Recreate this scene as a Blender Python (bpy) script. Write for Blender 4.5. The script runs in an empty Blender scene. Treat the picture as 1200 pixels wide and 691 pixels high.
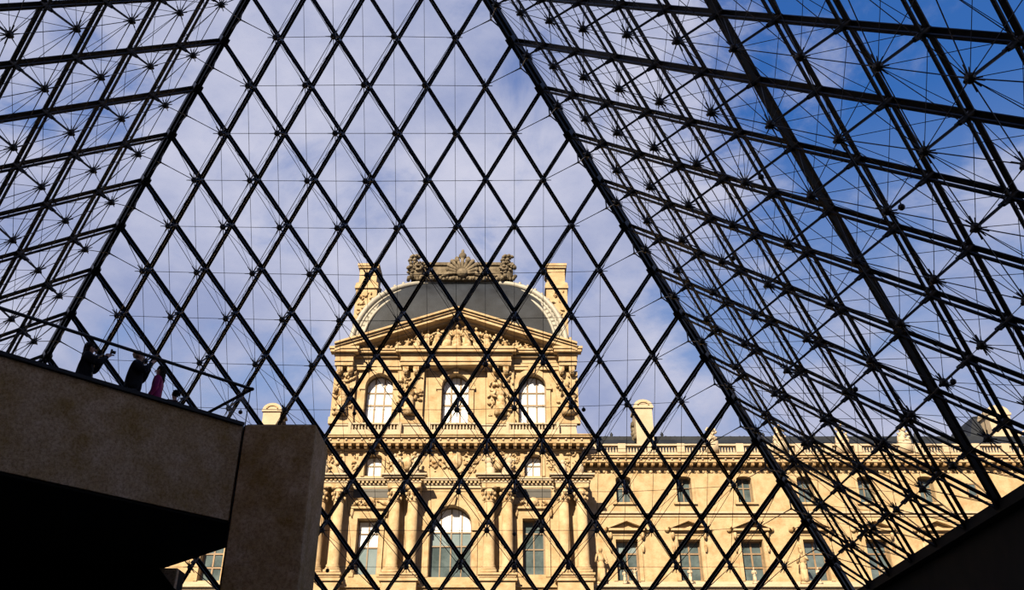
import bpy, bmesh, math, random
from mathutils import Vector, Matrix
random.seed(7)
PI = math.pi
SC = bpy.context.scene
COL = SC.collection

# ------------------------------------------------------------ camera
cd = bpy.data.cameras.new('camera'); cam = bpy.data.objects.new('camera', cd); COL.objects.link(cam)
cam.location = (4.838, -17.571, -6.951)
cam.rotation_euler = (PI/2 + 0.514255, 0, 0.0)
cd.sensor_fit = 'HORIZONTAL'; cd.sensor_width = 36.0; cd.lens = 36.0*1066.6/1200.0
cd.clip_end = 600; cd.clip_start = .05
SC.camera = cam

# ------------------------------------------------------------ colour management
SC.view_settings.view_transform = 'Standard'; SC.view_settings.look = 'None'
SC.view_settings.exposure = 0.0; SC.view_settings.gamma = 1.0; SC.view_settings.use_curve_mapping = False

# ------------------------------------------------------------ sky with drifting clouds
def build_world():
    w = bpy.data.worlds.new('sky'); SC.world = w; w.use_nodes = True
    nt = w.node_tree; nt.nodes.clear()
    N = nt.nodes.new; L = nt.links.new
    out = N('ShaderNodeOutputWorld'); bg = N('ShaderNodeBackground'); L(bg.outputs[0], out.inputs[0])
    tc = N('ShaderNodeTexCoord')
    sep = N('ShaderNodeSeparateXYZ'); L(tc.outputs['Generated'], sep.inputs[0])
    # clear sky: pale low down, deep blue high up
    ramp = N('ShaderNodeValToRGB'); L(sep.outputs['Z'], ramp.inputs[0])
    e = ramp.color_ramp.elements
    e[0].position = 0.0; e[0].color = (.46, .55, .80, 1)
    e[1].position = 0.95; e[1].color = (.018, .085, .34, 1)
    m = e.new(.40); m.color = (.25, .36, .64, 1)
    m = e.new(.62); m.color = (.040, .15, .47, 1)
    mp = N('ShaderNodeMapping'); L(tc.outputs['Generated'], mp.inputs[0])
    mp.inputs['Rotation'].default_value = (0, .55, .3); mp.inputs['Scale'].default_value = (1.0, 1.0, 1.7)
    mp.inputs['Location'].default_value = (3.1, 1.7, .45)
    n1 = N('ShaderNodeTexNoise'); L(mp.outputs[0], n1.inputs['Vector'])
    n1.inputs['Scale'].default_value = 4.2; n1.inputs['Detail'].default_value = 9; n1.inputs['Roughness'].default_value = .60; n1.inputs['Distortion'].default_value = .35
    # the cover thins out towards the right and the zenith
    a = N('ShaderNodeMath'); a.operation = 'MULTIPLY'; sx_ = N('ShaderNodeMapRange'); sx_.interpolation_type = 'SMOOTHSTEP'; L(sep.outputs['X'], sx_.inputs['Value']); sx_.inputs['From Min'].default_value = -.02; sx_.inputs['From Max'].default_value = .42; L(sx_.outputs[0], a.inputs[0]); a.inputs[1].default_value = -.17
    b = N('ShaderNodeMath'); b.operation = 'MULTIPLY'; L(sep.outputs['Z'], b.inputs[0]); b.inputs[1].default_value = -.34
    c = N('ShaderNodeMath'); c.operation = 'ADD'; L(a.outputs[0], c.inputs[0]); L(b.outputs[0], c.inputs[1])
    d = N('ShaderNodeMath'); d.operation = 'ADD'; L(c.outputs[0], d.inputs[0]); L(n1.outputs['Fac'], d.inputs[1])
    cr = N('ShaderNodeMapRange'); cr.interpolation_type = 'SMOOTHSTEP'; L(d.outputs[0], cr.inputs['Value'])
    cr.inputs['From Min'].default_value = .10; cr.inputs['From Max'].default_value = .31
    # soft light and dark inside the cloud
    n2 = N('ShaderNodeTexNoise'); L(mp.outputs[0], n2.inputs['Vector']); n2.inputs['Scale'].default_value = 5.0; n2.inputs['Detail'].default_value = 8
    n2.inputs['Roughness'].default_value = .6
    cc = N('ShaderNodeValToRGB'); L(n2.outputs['Fac'], cc.inputs[0])
    e = cc.color_ramp.elements
    e[0].position = .33; e[0].color = (.33, .38, .60, 1); e[1].position = .70; e[1].color = (.66, .66, .80, 1)
    mx = N('ShaderNodeMix'); mx.data_type = 'RGBA'; L(cr.outputs[0], mx.inputs['Factor'])
    L(ramp.outputs[0], mx.inputs[6]); L(cc.outputs[0], mx.inputs[7])
    L(mx.outputs[2], bg.inputs[0]); bg.inputs[1].default_value = 1.0
build_world()

# ------------------------------------------------------------ low warm sun from behind and left
sd = bpy.data.lights.new('sun', 'SUN'); sun = bpy.data.objects.new('sun', sd); COL.objects.link(sun)
sd.energy = 14.8; sd.color = (1.0, .83, .60); sd.angle = math.radians(.6)
SUN_EL, SUN_AZ = math.radians(35), math.radians(21)
to_sun = Vector((-math.sin(SUN_AZ)*math.cos(SUN_EL), -math.cos(SUN_AZ)*math.cos(SUN_EL), math.sin(SUN_EL)))
sun.rotation_euler = to_sun.to_track_quat('Z', 'Y').to_euler(); sun.location = (0, -60, 60)

# ------------------------------------------------------------ materials
def mat(name, col, rough=.7, metal=0, noise=None, bump=0, bscale=8, spec=.5, scale=1.0, coords='Object'):
    """noise = (colour2, scale, low, high) mottling between col and colour2"""
    m = bpy.data.materials.new(name); m.use_nodes = True; nt = m.node_tree
    p = nt.nodes['Principled BSDF']; N = nt.nodes.new; L = nt.links.new
    p.inputs['Base Color'].default_value = (*col, 1); p.inputs['Roughness'].default_value = rough
    p.inputs['Metallic'].default_value = metal; p.inputs['Specular IOR Level'].default_value = spec
    tc = N('ShaderNodeTexCoord')
    if noise:
        c2, sc, lo, hi = noise
        n = N('ShaderNodeTexNoise'); n.inputs['Scale'].default_value = sc; n.inputs['Detail'].default_value = 8; n.inputs['Roughness'].default_value = .62
        L(tc.outputs[coords], n.inputs['Vector'])
        r = N('ShaderNodeValToRGB'); L(n.outputs['Fac'], r.inputs[0])
        r.color_ramp.elements[0].position = lo; r.color_ramp.elements[0].color = (*col, 1)
        r.color_ramp.elements[1].position = hi; r.color_ramp.elements[1].color = (*c2, 1)
        L(r.outputs[0], p.inputs['Base Color'])
    if bump:
        n = N('ShaderNodeTexNoise'); n.inputs['Scale'].default_value = bscale; n.inputs['Detail'].default_value = 6
        L(tc.outputs[coords], n.inputs['Vector'])
        b = N('ShaderNodeBump'); b.inputs['Strength'].default_value = bump; b.inputs['Distance'].default_value = .05
        L(n.outputs['Fac'], b.inputs['Height']); L(b.outputs[0], p.inputs['Normal'])
    return m
M = {}
M['stone'] = mat('warm_limestone', (.225, .142, .066), .85, noise=((.345, .258, .155), 1.3, .25, .6), bump=.5, bscale=6, spec=.2)
M['stone_carved'] = mat('carved_limestone', (.18, .105, .042), .9, noise=((.37, .285, .175), 2.6, .36, .60), bump=.6, bscale=7, spec=.2)
M['stone_pale'] = mat('pale_limestone', (.30, .235, .16), .85, noise=((.36, .30, .22), 1.1, .3, .7), bump=.3, bscale=5, spec=.2)
M['stone_grey'] = mat('weathered_grey_stone', (.06, .047, .031), .9, noise=((.15, .122, .085), 2.0, .35, .65), bump=.6, bscale=6, spec=.2)
M['slate'] = mat('blue_grey_slate', (.004, .0055, .009), .65, noise=((.016, .020, .028), .5, .35, .72), bump=.4, bscale=9, spec=.2)
M['lead'] = mat('pale_lead_flashing', (.17, .16, .135), .6, noise=((.26, .245, .205), 1.2, .3, .7), bump=.2)
M['steel'] = mat('dark_steel', (.006, .0055, .005), .45, spec=.25)
M['cable'] = mat('steel_cable', (.02, .018, .02), .45, metal=.5)
M['hub'] = mat('cast_steel_node', (.018, .015, .013), .4, metal=.4, noise=((.05, .035, .02), 12, .4, .8))
M['pane_sky'] = mat('sky_reflection_white', (.62, .63, .64), .8, noise=((.52, .55, .57), .7, .3, .7))  # white colour stands in for bright sky reflected in the panes
M['pane_pale'] = mat('sky_reflection_pale', (.10, .14, .15), .08, noise=((.16, .20, .22), .5, .3, .7))  # paleness of reflected sky is put into the base colour
M['pane_dark'] = mat('dark_window_pane', (.035, .05, .055), .06, noise=((.09, .12, .13), .8, .35, .7))
M['wood'] = mat('brown_window_wood', (.11, .066, .033), .6, noise=((.2, .13, .07), 3, .3, .7))
M['wood_pale'] = mat('pale_window_wood', (.17, .115, .068), .6, noise=((.13, .09, .05), 3, .3, .7))
M['plaque'] = mat('grey_marble_plaque', (.02, .018, .015), .6, noise=((.035, .032, .027), 3, .3, .7))
M['soffit'] = mat('shade_black_soffit', (.008, .0075, .007), .8, noise=((.014, .012, .010), 2, .3, .7), spec=.2)  # near-black colour holds the platform underside's shade; reused on other dark parts
M['floor'] = mat('lobby_stone_floor', (.16, .13, .10), .5, noise=((.22, .18, .13), 1.2, .3, .7))
M['court'] = mat('courtyard_paving', (.05, .045, .038), .9, noise=((.075, .066, .055), .6, .3, .7), bump=.2)

def concrete_mat():
    m = mat('mottled_brown_concrete', (.17, .115, .065), .9, spec=.15); nt = m.node_tree; N = nt.nodes.new; L = nt.links.new
    p = nt.nodes['Principled BSDF']; tc = N('ShaderNodeTexCoord')
    def noise(s, d, r=.6):
        n = N('ShaderNodeTexNoise'); n.inputs['Scale'].default_value = s; n.inputs['Detail'].default_value = d; n.inputs['Roughness'].default_value = r
        L(tc.outputs['Object'], n.inputs['Vector']); return n
    a = noise(1.6, 9, .68); r = N('ShaderNodeValToRGB'); L(a.outputs['Fac'], r.inputs[0])
    r.color_ramp.elements[0].position = .35; r.color_ramp.elements[0].color = (.42, .27, .105, 1)
    r.color_ramp.elements[1].position = .68; r.color_ramp.elements[1].color = (.66, .48, .32, 1)
    b = noise(19, 8, .82); r2 = N('ShaderNodeValToRGB'); L(b.outputs['Fac'], r2.inputs[0])
    r2.color_ramp.elements[0].position = .38; r2.color_ramp.elements[0].color = (.34, .27, .16, 1)
    r2.color_ramp.elements[1].position = .56; r2.color_ramp.elements[1].color = (1, 1, 1, 1)
    mx = N('ShaderNodeMix'); mx.data_type = 'RGBA'; mx.blend_type = 'MULTIPLY'; mx.inputs[0].default_value = .75
    L(r.outputs[0], mx.inputs[6]); L(r2.outputs[0], mx.inputs[7]); L(mx.outputs[2], p.inputs['Base Color'])
    bp = N('ShaderNodeBump'); bp.inputs['Strength'].default_value = .5; bp.inputs['Distance'].default_value = .02
    L(b.outputs['Fac'], bp.inputs['Height']); L(bp.outputs[0], p.inputs['Normal'])
    return m
M['concrete'] = concrete_mat()

def glass_mat():
    m = bpy.data.materials.new('clear_glass'); m.use_nodes = True; nt = m.node_tree; nt.nodes.clear(); N = nt.nodes.new; L = nt.links.new
    o = N('ShaderNodeOutputMaterial'); t = N('ShaderNodeBsdfTransparent'); g = N('ShaderNodeBsdfGlossy'); x = N('ShaderNodeMixShader'); f = N('ShaderNodeFresnel')
    t.inputs[0].default_value = (.985, .99, .99, 1); g.inputs['Roughness'].default_value = .02; f.inputs[0].default_value = 1.10
    gm = N('ShaderNodeNewGeometry'); iv = N('ShaderNodeMath'); iv.operation = 'SUBTRACT'; iv.inputs[0].default_value = 1; L(gm.outputs['Backfacing'], iv.inputs[1])
    k = N('ShaderNodeMath'); k.operation = 'MULTIPLY'; L(f.outputs[0], k.inputs[0]); L(iv.outputs[0], k.inputs[1]); L(k.outputs[0], x.inputs[0]); L(t.outputs[0], x.inputs[1]); L(g.outputs[0], x.inputs[2]); L(x.outputs[0], o.inputs[0])
    return m
M['glass'] = glass_mat()

# ------------------------------------------------------------ mesh helpers
class MB:
    def __init__(s): s.v = []; s.f = []
    def add(s, vs, fs):
        n = len(s.v); s.v += [tuple(v) for v in vs]; s.f += [tuple(i+n for i in f) for f in fs]; return s
    def box(s, x0, x1, y0, y1, z0, z1):
        return s.add([(x0,y0,z0),(x1,y0,z0),(x1,y1,z0),(x0,y1,z0),(x0,y0,z1),(x1,y0,z1),(x1,y1,z1),(x0,y1,z1)],
                     [(0,3,2,1),(4,5,6,7),(0,1,5,4),(1,2,6,5),(2,3,7,6),(3,0,4,7)])
    def prism(s, poly, y0, y1):          # polygon in x,z extruded along y
        n = len(poly)
        vs = [(x, y0, z) for x, z in poly] + [(x, y1, z) for x, z in poly]
        return s.add(vs, [tuple(range(n)), tuple(range(2*n-1, n-1, -1))] + [((i+1) % n, i, i+n, (i+1) % n+n) for i in range(n)])
    def bar(s, p, q, w, h, up, off=0.0): # rectangular bar p->q, height along up
        p = Vector(p); q = Vector(q); d = (q-p).normalized(); up = Vector(up); side = d.cross(up).normalized(); up = side.cross(d).normalized()
        vs = []
        for e in (p, q):
            for a, b in ((-1,-1),(1,-1),(1,1),(-1,1)): vs.append(e + side*(a*w/2) + up*(off + b*h/2))
        return s.add(vs, [(0,1,2,3),(7,6,5,4),(0,4,5,1),(1,5,6,2),(2,6,7,3),(3,7,4,0)])
    def tube(s, p, q, r, r2=None, n=4, cap=True):
        p = Vector(p); q = Vector(q); r2 = r if r2 is None else r2; d = (q-p)
        if d.length < 1e-6: return s
        d.normalize(); u = d.orthogonal().normalized(); v = d.cross(u)
        vs = [e + (u*math.cos(2*PI*i/n) + v*math.sin(2*PI*i/n))*rr for e, rr in ((p, r), (q, r2)) for i in range(n)]
        fs = [(i, (i+1) % n, (i+1) % n+n, i+n) for i in range(n)]
        if cap: fs += [tuple(range(n-1, -1, -1)), tuple(range(n, 2*n))]
        return s.add(vs, fs)
    def ell(s, c, r, n=8, m=5, rot=None):
        c = Vector(c); vs = [Vector((0, 0, -1))]
        for j in range(1, m):
            a = -PI/2 + PI*j/m
            for i in range(n): vs.append(Vector((math.cos(a)*math.cos(2*PI*i/n), math.cos(a)*math.sin(2*PI*i/n), math.sin(a))))
        vs.append(Vector((0, 0, 1)))
        vs = [Vector((v.x*r[0], v.y*r[1], v.z*r[2])) for v in vs]
        if rot is not None: vs = [rot @ v for v in vs]
        vs = [v + c for v in vs]
        fs = [(0, 1+(i+1) % n, 1+i) for i in range(n)]
        for j in range(m-2):
            b = 1+j*n; fs += [(b+i, b+(i+1) % n, b+n+(i+1) % n, b+n+i) for i in range(n)]
        b = 1+(m-2)*n; t = len(vs)-1; fs += [(b+i, b+(i+1) % n, t) for i in range(n)]
        return s.add(vs, fs)
    def lathe(s, cx, cy, prof, n=12):    # prof: (r, z) from bottom to top
        vs = []; fs = []
        for r, z in prof: vs += [(cx+r*math.cos(2*PI*i/n), cy+r*math.sin(2*PI*i/n), z) for i in range(n)]
        for j in range(len(prof)-1):
            fs += [(j*n+i, j*n+(i+1) % n, (j+1)*n+(i+1) % n, (j+1)*n+i) for i in range(n)]
        fs += [tuple(range(n-1, -1, -1)), tuple(range((len(prof)-1)*n, len(prof)*n))]
        return s.add(vs, fs)
    def mesh(s, name, m, smooth=False):
        me = bpy.data.meshes.new(name); me.from_pydata(s.v, [], s.f); me.update()
        if smooth: me.polygons.foreach_set('use_smooth', [True]*len(me.polygons))
        me.materials.append(m); return me
    def build(s, name, m, parent=None, smooth=False, loc=None):
        o = bpy.data.objects.new(name, s.mesh(name, m, smooth)); COL.objects.link(o)
        if parent is not None: o.parent = parent
        if loc is not None: o.location = loc
        return o
def link_mesh(name, me, parent, loc=(0, 0, 0)):
    o = bpy.data.objects.new(name, me); COL.objects.link(o); o.parent = parent; o.location = loc; return o
def empty(name, loc=(0, 0, 0), rz=0):
    o = bpy.data.objects.new(name, None); COL.objects.link(o); o.location = loc; o.rotation_euler = (0, 0, rz); o.empty_display_size = .3; return o
def tag(o, label, cat, group=None):
    o['label'] = label; o['category'] = cat
    if group: o['group'] = group
    return o
def struct(o): o['kind'] = 'structure'; return o
def stuff(o): o['kind'] = 'stuff'; return o

# ============================================================ THE GLASS PYRAMID
HB, HT, ND = 17.71, 21.64, 18
APEX = Vector((0, 0, HT)); CFL = Vector((-HB, HB, 0)); CFR = Vector((HB, HB, 0)); CBR = Vector((HB, -HB, 0)); CBL = Vector((-HB, -HB, 0))
def strut_len(i, j):
    m = min(i, j, ND-i-j); return min(.74*math.sqrt(m), 1.85)
def build_face(name, P, Q):
    root = struct(empty(name, APEX))
    a = (P-APEX)/ND; c = (Q-APEX)/ND
    nrm = a.cross(c).normalized()
    if nrm.z > 0: nrm = -nrm                          # inward and down
    O = lambda i, j: a*i + c*j                        # relative to the apex
    H = lambda i, j: a*i + c*j + nrm*(strut_len(i, j) if min(i, j, ND-i-j) > 0 else .06)
    # glass: rhombi and the triangles along the foot
    def pane_mesh(pts):
        g = sum(pts, Vector())/len(pts); pts = [g + (p-g)*.965 for p in pts]; n = len(pts)
        mb = MB(); mb.add([p - nrm*.035 for p in pts] + [p - nrm*.055 for p in pts],
            [tuple(range(n)), tuple(range(2*n-1, n-1, -1))] + [((i+1) % n, i, i+n, (i+1) % n+n) for i in range(n)])
        return mb.mesh('glass_pane', M['glass'])
    rh = pane_mesh([Vector(), a, a+c, c]); tri = pane_mesh([Vector(), a, c])
    for i in range(ND):
        for j in range(ND-i):
            link_mesh('glass_pane', rh if i+j < ND-1 else tri, root, O(i, j))
    # crossing bars: outer glazing bar with an inner chord held off it
    for fam in (0, 1):
        for k in range(1, ND):
            p, q = (O(0, k), O(ND-k, k)) if fam == 0 else (O(k, 0), O(k, ND-k))
            mb = MB(); mb.bar(p, q, .14, .035, nrm, 0.0)
            o = mb.build('glazing_bar', M['steel'], root)
            ch = MB(); ch.bar(p, q, .075, .045, nrm, .195)
            if name == 'wall_right' and fam == 0 and k == 6: ch.bar(p, q, .115, .13, nrm, .16)   # the one heavy rib
            ch.build('inner_chord', M['steel'], o)
    # struts, their star nodes and clamps
    hubs = {}
    sm = {}
    spikes = MB(); spikes.ell((0, 0, 0), (.105, .105, .105), 8, 6); spikes.tube(-nrm*.02, nrm*.14, .055, .04, 8)
    L1 = 1.0
    for d in (a, -a, c, -c):
        u = d.normalized(); spikes.tube(u*.07, u*.27, .022, .014, 5)
        w = (d - nrm*L1).normalized(); spikes.tube(w*.07, w*.20, .017, .011, 5)
    for d in (a-c, c-a): u = d.normalized(); spikes.tube(u*.07, u*.26, .02, .012, 5)
    for d in (a+c, -a-c): u = d.normalized(); spikes.tube(u*.07, u*.24, .02, .012, 5)
    hubme = spikes.mesh('hub', M['hub'])
    def strut_mesh(L):
        mb = MB(); mb.tube(nrm*.10, nrm*L, .036, .030, 8); mb.tube(nrm*.2, nrm*.42, .075, .055, 8)
        mb.bar(nrm*.34, nrm*.46, .17, .05, a.normalized())
        return mb.mesh('strut', M['steel'])
    joint = MB(); joint.tube(nrm*-.02, nrm*.24, .10, .07, 8); jme = joint.mesh('joint', M['hub'])
    for i in range(1, ND):
        for j in range(1, ND-i):
            L = strut_len(i, j); k = round(L, 3)
            if k not in sm: sm[k] = strut_mesh(L)
            s = link_mesh('strut', sm[k], root, O(i, j))
            link_mesh('joint', jme, s)
            link_mesh('hub', hubme, s, nrm*L)
    # cables
    def poly(pts, r, nm='tie_cable'):
        if len(pts) < 2: return
        mb = MB()
        for p, q in zip(pts, pts[1:]): mb.tube(p, q, r, n=4, cap=False)
        mb.build(nm, M['cable'], root)
    for k in range(1, ND):
        for f in (lambda t: (t, k), lambda t: (k, t)):
            n = ND-k
            if n < 2: continue
            poly([H(*f(t)) for t in range(n+1)], .012)
            mb = MB()
            for s0 in (0, 1):
                pts = [(O if (t+s0) % 2 == 0 else H)(*f(t)) for t in range(n+1)]
                for p, q in zip(pts, pts[1:]): mb.tube(p, q, .0075, n=4, cap=False)
            mb.build('diagonal_tie', M['cable'], root)
    for n in range(3, ND): poly([H(n-t, t) for t in range(1, n)], .009, 'cross_tie')
    for d in range(-(ND-4), ND-3):                    # ties running straight down the slope
        pts = []; i, j = (1+max(d, 0), 1+max(-d, 0))
        while i+j < ND: pts.append(H(i, j)); i += 1; j += 1
        poly(pts, .009, 'slope_tie')
    # foot beam
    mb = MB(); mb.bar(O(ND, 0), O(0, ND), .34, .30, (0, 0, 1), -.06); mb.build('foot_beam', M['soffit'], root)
    return root, a, c, nrm, O, H
FR_ = build_face('wall_front', CFL, CFR)
RT_ = build_face('wall_right', CFR, CBR)
LT_ = build_face('wall_left', CFL, CBL)

def corner(P, faceA, hA, faceB, hB):
    """hip beam with its spiders; hA(n) gives the neighbouring star node of each face, apex-relative"""
    root = struct(empty('corner_beam', APEX)); d = (P-APEX)/ND
    inn = (faceA[3] + faceB[3]).normalized()
    mb = MB(); mb.bar(Vector(), d*ND, .24, .20, inn, .04); mb.build('outer_rib', M['steel'], root)
    mb = MB(); mb.bar(Vector(), d*ND, .13, .12, inn, .27); mb.build('inner_rib', M['steel'], root)
    mb = MB()
    for n in range(1, ND): mb.bar(d*(n-.08), d*(n+.08), .27, .36, inn, .14)
    stuff(mb.build('clamp_plates', M['hub'], root))
    for n in range(1, ND-1):
        y = d*(n+.5) + inn*.62
        s = MB(); s.ell(y, (.05, .05, .05), 6, 4)
        for q in (d*(n+.25)+inn*.2, d*(n+.85)+inn*.2): s.tube(y, q, .026, .02, 5)
        for h in (hA(n+1), hB(n+1)):
            m_ = y + (h-y)*.30; s.tube(y, m_, .026, .014, 5); s.tube(m_, h, .014, n=5)
        s.build('spider_tie', M['hub'], root)
corner(CFR, FR_, lambda n: FR_[5](1, n-1), RT_, lambda n: RT_[5](n-1, 1))
corner(CFL, FR_, lambda n: FR_[5](n-1, 1), LT_, lambda n: LT_[5](n-1, 1))

# small round lamps clipped under the cables and struts
def lamp(p, label, group):
    r = empty('spot_lamp', p); tag(r, label, 'lamp', group)
    b = MB(); b.ell((0, 0, -.13), (.075, .075, .075), 10, 7); b.build('lamp_body', M['hub'], r, True)
    s = MB(); s.tube((0, 0, -.08), (0, 0, 0), .02, .012, 6); s.build('stem', M['steel'], r)
fa = FR_[5]
for k, lb in ((4, 'small round black lamp on the cable above the left chimney top'), (6, 'small round black lamp on the cable just left of the pavilion edge'),
              (8, 'small round black lamp hanging in front of the carving right of the left arched window'), (10, 'small round black lamp hanging in front of the right arched window')):
    lamp(APEX + fa(13-k, k)*.78 + fa(13-k-1, k+1)*.22, lb, 'small round lamps along the high front cable')
lamp(APEX + fa(6, 9+1)*.5 + fa(5, 11)*.5, 'small round black lamp in front of the wing wall right of the pavilion', 'small round lamps on low front cables')
lamp(APEX + fa(10, 7)*.45 + fa(9, 8)*.55, 'small round black lamp in front of the tall central arched window', 'small round lamps on low front cables')
ra = RT_[5]
for (i, j), lb in (((6, 6), 'small lamp under the right slope, upper left one of the five, against the blue patch'), ((6, 8), 'small lamp under the right slope, uppermost at the far right against deep blue sky'),
                   ((8, 4), 'small lamp under the right slope, nearest the corner beam'), ((9, 7), 'small lamp under the right slope, at mid height on the far right'), ((10, 5), 'small lamp under the right slope, lowest of the five')):
    q = APEX + ra(i, j)*.72 + RT_[4](i, j)*.28 + Vector((0, 0, -.04))
    lamp(q, lb, 'small lamps under the right slope')

# ============================================================ OPENING, HALL AND GROUND
def slab(name, x0, x1, y0, y1, z0, z1, m, parent=None): return MB().box(x0, x1, y0, y1, z0, z1).build(name, m, parent)
R_ = 40; G = HB+.22
g = struct(empty('ceiling'))                           # hall roof slab around the pyramid's opening
for nm, b in (('roof_slab', (G, R_, -R_, 36)), ('roof_slab', (-R_, -G, -R_, 36)), ('roof_slab', (-G, G, G, 36)), ('roof_slab', (-G, G, -R_, -G))):
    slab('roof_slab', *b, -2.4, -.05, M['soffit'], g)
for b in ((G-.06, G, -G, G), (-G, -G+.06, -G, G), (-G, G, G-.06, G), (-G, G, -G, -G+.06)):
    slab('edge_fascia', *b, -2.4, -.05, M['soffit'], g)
struct(slab('floor', -R_, R_, -R_, 36, -9.0, -8.6, M['floor']))
struct(slab('wall_back', -R_, R_, -R_-.4, -R_, -9, 0, M['court']))
struct(slab('wall_far', -R_, R_, 36, 36.4, -9, 0, M['court']))
struct(slab('wall_side', -R_-.4, -R_, -R_, 36, -9, 0, M['court']))
struct(slab('wall_side', R_, R_+.4, -R_, 36, -9, 0, M['court']))
cg = struct(empty('courtyard_ground'))
for b in ((G, 130, -130, 130), (-130, -G, -130, 130), (-G, G, G, 130), (-G, G, -130, -G)):
    slab('paving', *b, -.05, 0.0, M['court'], cg)

# ============================================================ VIEWING PLATFORM AND PILLAR
T = Vector((-.75, .19))
def plan_prism(mb, poly, z0, z1):
    n = len(poly); return mb.add([(x, y, z0) for x, y in poly] + [(x, y, z1) for x, y in poly],
        [tuple(range(n-1, -1, -1)), tuple(range(n, 2*n))] + [(i, (i+1) % n, (i+1) % n+n, i+n) for i in range(n)])
s = 14.5
outer = [(T.x, T.y), (T.x, 1.66), (T.x-13.5, 1.66+13.5), (T.x-s, 1.66+13.5), (T.x-s, T.y-s+.3), (T.x-s+.3, T.y-s+.3)]
pf = tag(empty('viewing_platform'), 'mottled brown concrete platform with a shade-black underside, left of the square pillar', 'platform')
inner = [(T.x-.02, T.y+.04), (T.x-.02, 1.62), (T.x-13.5, 1.5+13.2), (T.x-s+.02, 1.5+13.1), (T.x-s+.02, T.y-s+.9), (T.x-s+.35, T.y-s+.42)]
mb = MB(); plan_prism(mb, outer, -2.0, -.04); mb.build('slab_edge', M['concrete'], pf)
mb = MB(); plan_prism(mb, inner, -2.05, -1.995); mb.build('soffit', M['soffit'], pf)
mb = MB(); mb.bar((T.x, T.y, 0), (T.x-s, T.y-s, 0), .16, .07, (0, 0, 1), -.01); mb.bar((T.x-.05, 1.66, 0), (T.x-13.5, 15.1, 0), .16, .07, (0, 0, 1), -.01)
mb.build('coping', M['steel'], pf)
mb = MB(); plan_prism(mb, outer, -.04, .0); mb.build('deck', M['floor'], pf)
mb = MB(); mb.prism([(-3.4, -2.05), (-2.97, -2.05), (-2.97, -2.5)], 4.05, 4.2); mb.build('corbel', M['concrete'], pf)
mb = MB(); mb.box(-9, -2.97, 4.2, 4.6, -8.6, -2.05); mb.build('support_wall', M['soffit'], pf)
pl = tag(empty('concrete_pillar', (0, .9, -8.6)), 'tall square brown concrete pillar standing right of the platform edge', 'pillar')
mb = MB(); mb.box(-.70, .775, -.71, .70, 0, 8.6); o = mb.build('shaft', M['concrete'], pl)
bv = o.modifiers.new('bevel', 'BEVEL'); bv.width = .03; bv.segments = 2
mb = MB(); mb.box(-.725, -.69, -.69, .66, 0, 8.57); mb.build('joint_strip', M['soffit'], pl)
mb = MB(); mb.box(-.66, .735, -.67, .66, 8.6, 8.615); mb.build('cap', M['steel'], pl)

rl = tag(empty('platform_railing'), 'dark metal handrail over clear glass running along the platform edge', 'railing')
tip = Vector((-.72, .36, .87))
e1 = tip + Vector((-1, -1, 0))*14; e2 = tip + Vector((-1, 1, 0))*12
mb = MB(); mb.tube(tip, e1, .034, n=8); mb.tube(tip, e2, .034, n=8); mb.ell(tip, (.05, .05, .04)); mb.build('handrail', M['steel'], rl, True)
for k in range(1):
    mb = MB(); mb.tube((tip.x-.03, tip.y, 0), (tip.x-.03, tip.y, .85), .012, n=6); mb.build('post', M['cable'], rl)
for dv in (Vector((-.7071, -.7071, 0)), Vector((-.7071, .7071, 0))):
    for k in range(7):
        p0 = tip + dv*(.06+2.0*k); p1 = tip + dv*(2.0*k+1.98)
        mb = MB(); mb.bar((p0.x, p0.y, .45), (p1.x, p1.y, .45), .014, .76, (0, 0, 1)); mb.build('glass_panel', M['glass'], rl)

# ============================================================ PEOPLE
def skin_obj(name, pts, edges, m, parent=None, sub=2, root=0):
    me = bpy.data.meshes.new(name); me.from_pydata([p[0] for p in pts], edges, []); me.materials.append(m)
    o = bpy.data.objects.new(name, me); COL.objects.link(o)
    if parent: o.parent = parent
    md = o.modifiers.new('skin', 'SKIN'); md.use_smooth_shade = True
    sv = me.skin_vertices[0].data
    for i, p in enumerate(pts):
        r = p[1]; sv[i].radius = (r, r) if not isinstance(r, tuple) else r
    sv[root].use_root = True
    sb = o.modifiers.new('sub', 'SUBSURF'); sb.levels = sub; sb.render_levels = sub
    return o
M['skin'] = mat('skin', (.42, .22, .15), .55)
M['hair_black'] = mat('black_hair', (.012, .009, .008), .6, spec=.08, noise=((.03, .02, .015), 40, .3, .7), bump=.5, bscale=60)
M['hair_auburn'] = mat('greying_auburn_hair', (.20, .10, .07), .6, noise=((.40, .28, .22), 30, .3, .7), bump=.5, bscale=60)
M['coat_black'] = mat('black_coat', (.010, .010, .012), .85, spec=.08, bump=.3, bscale=25)
M['coat_pink'] = mat('magenta_jacket', (.36, .03, .13), .6, spec=.08, noise=((.20, .02, .10), 9, .3, .7), bump=.3, bscale=20)
M['coat_dark'] = mat('dark_brown_coat', (.05, .025, .02), .8, spec=.08, bump=.3, bscale=25)
M['trousers'] = mat('dark_trousers', (.02, .022, .03), .85, spec=.1)
M['shoe'] = mat('dark_shoe', (.015, .012, .01), .5)
M['eye'] = mat('eye', (.02, .015, .01), .2)
M['plastic'] = mat('black_plastic', (.01, .01, .011), .35)

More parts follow.
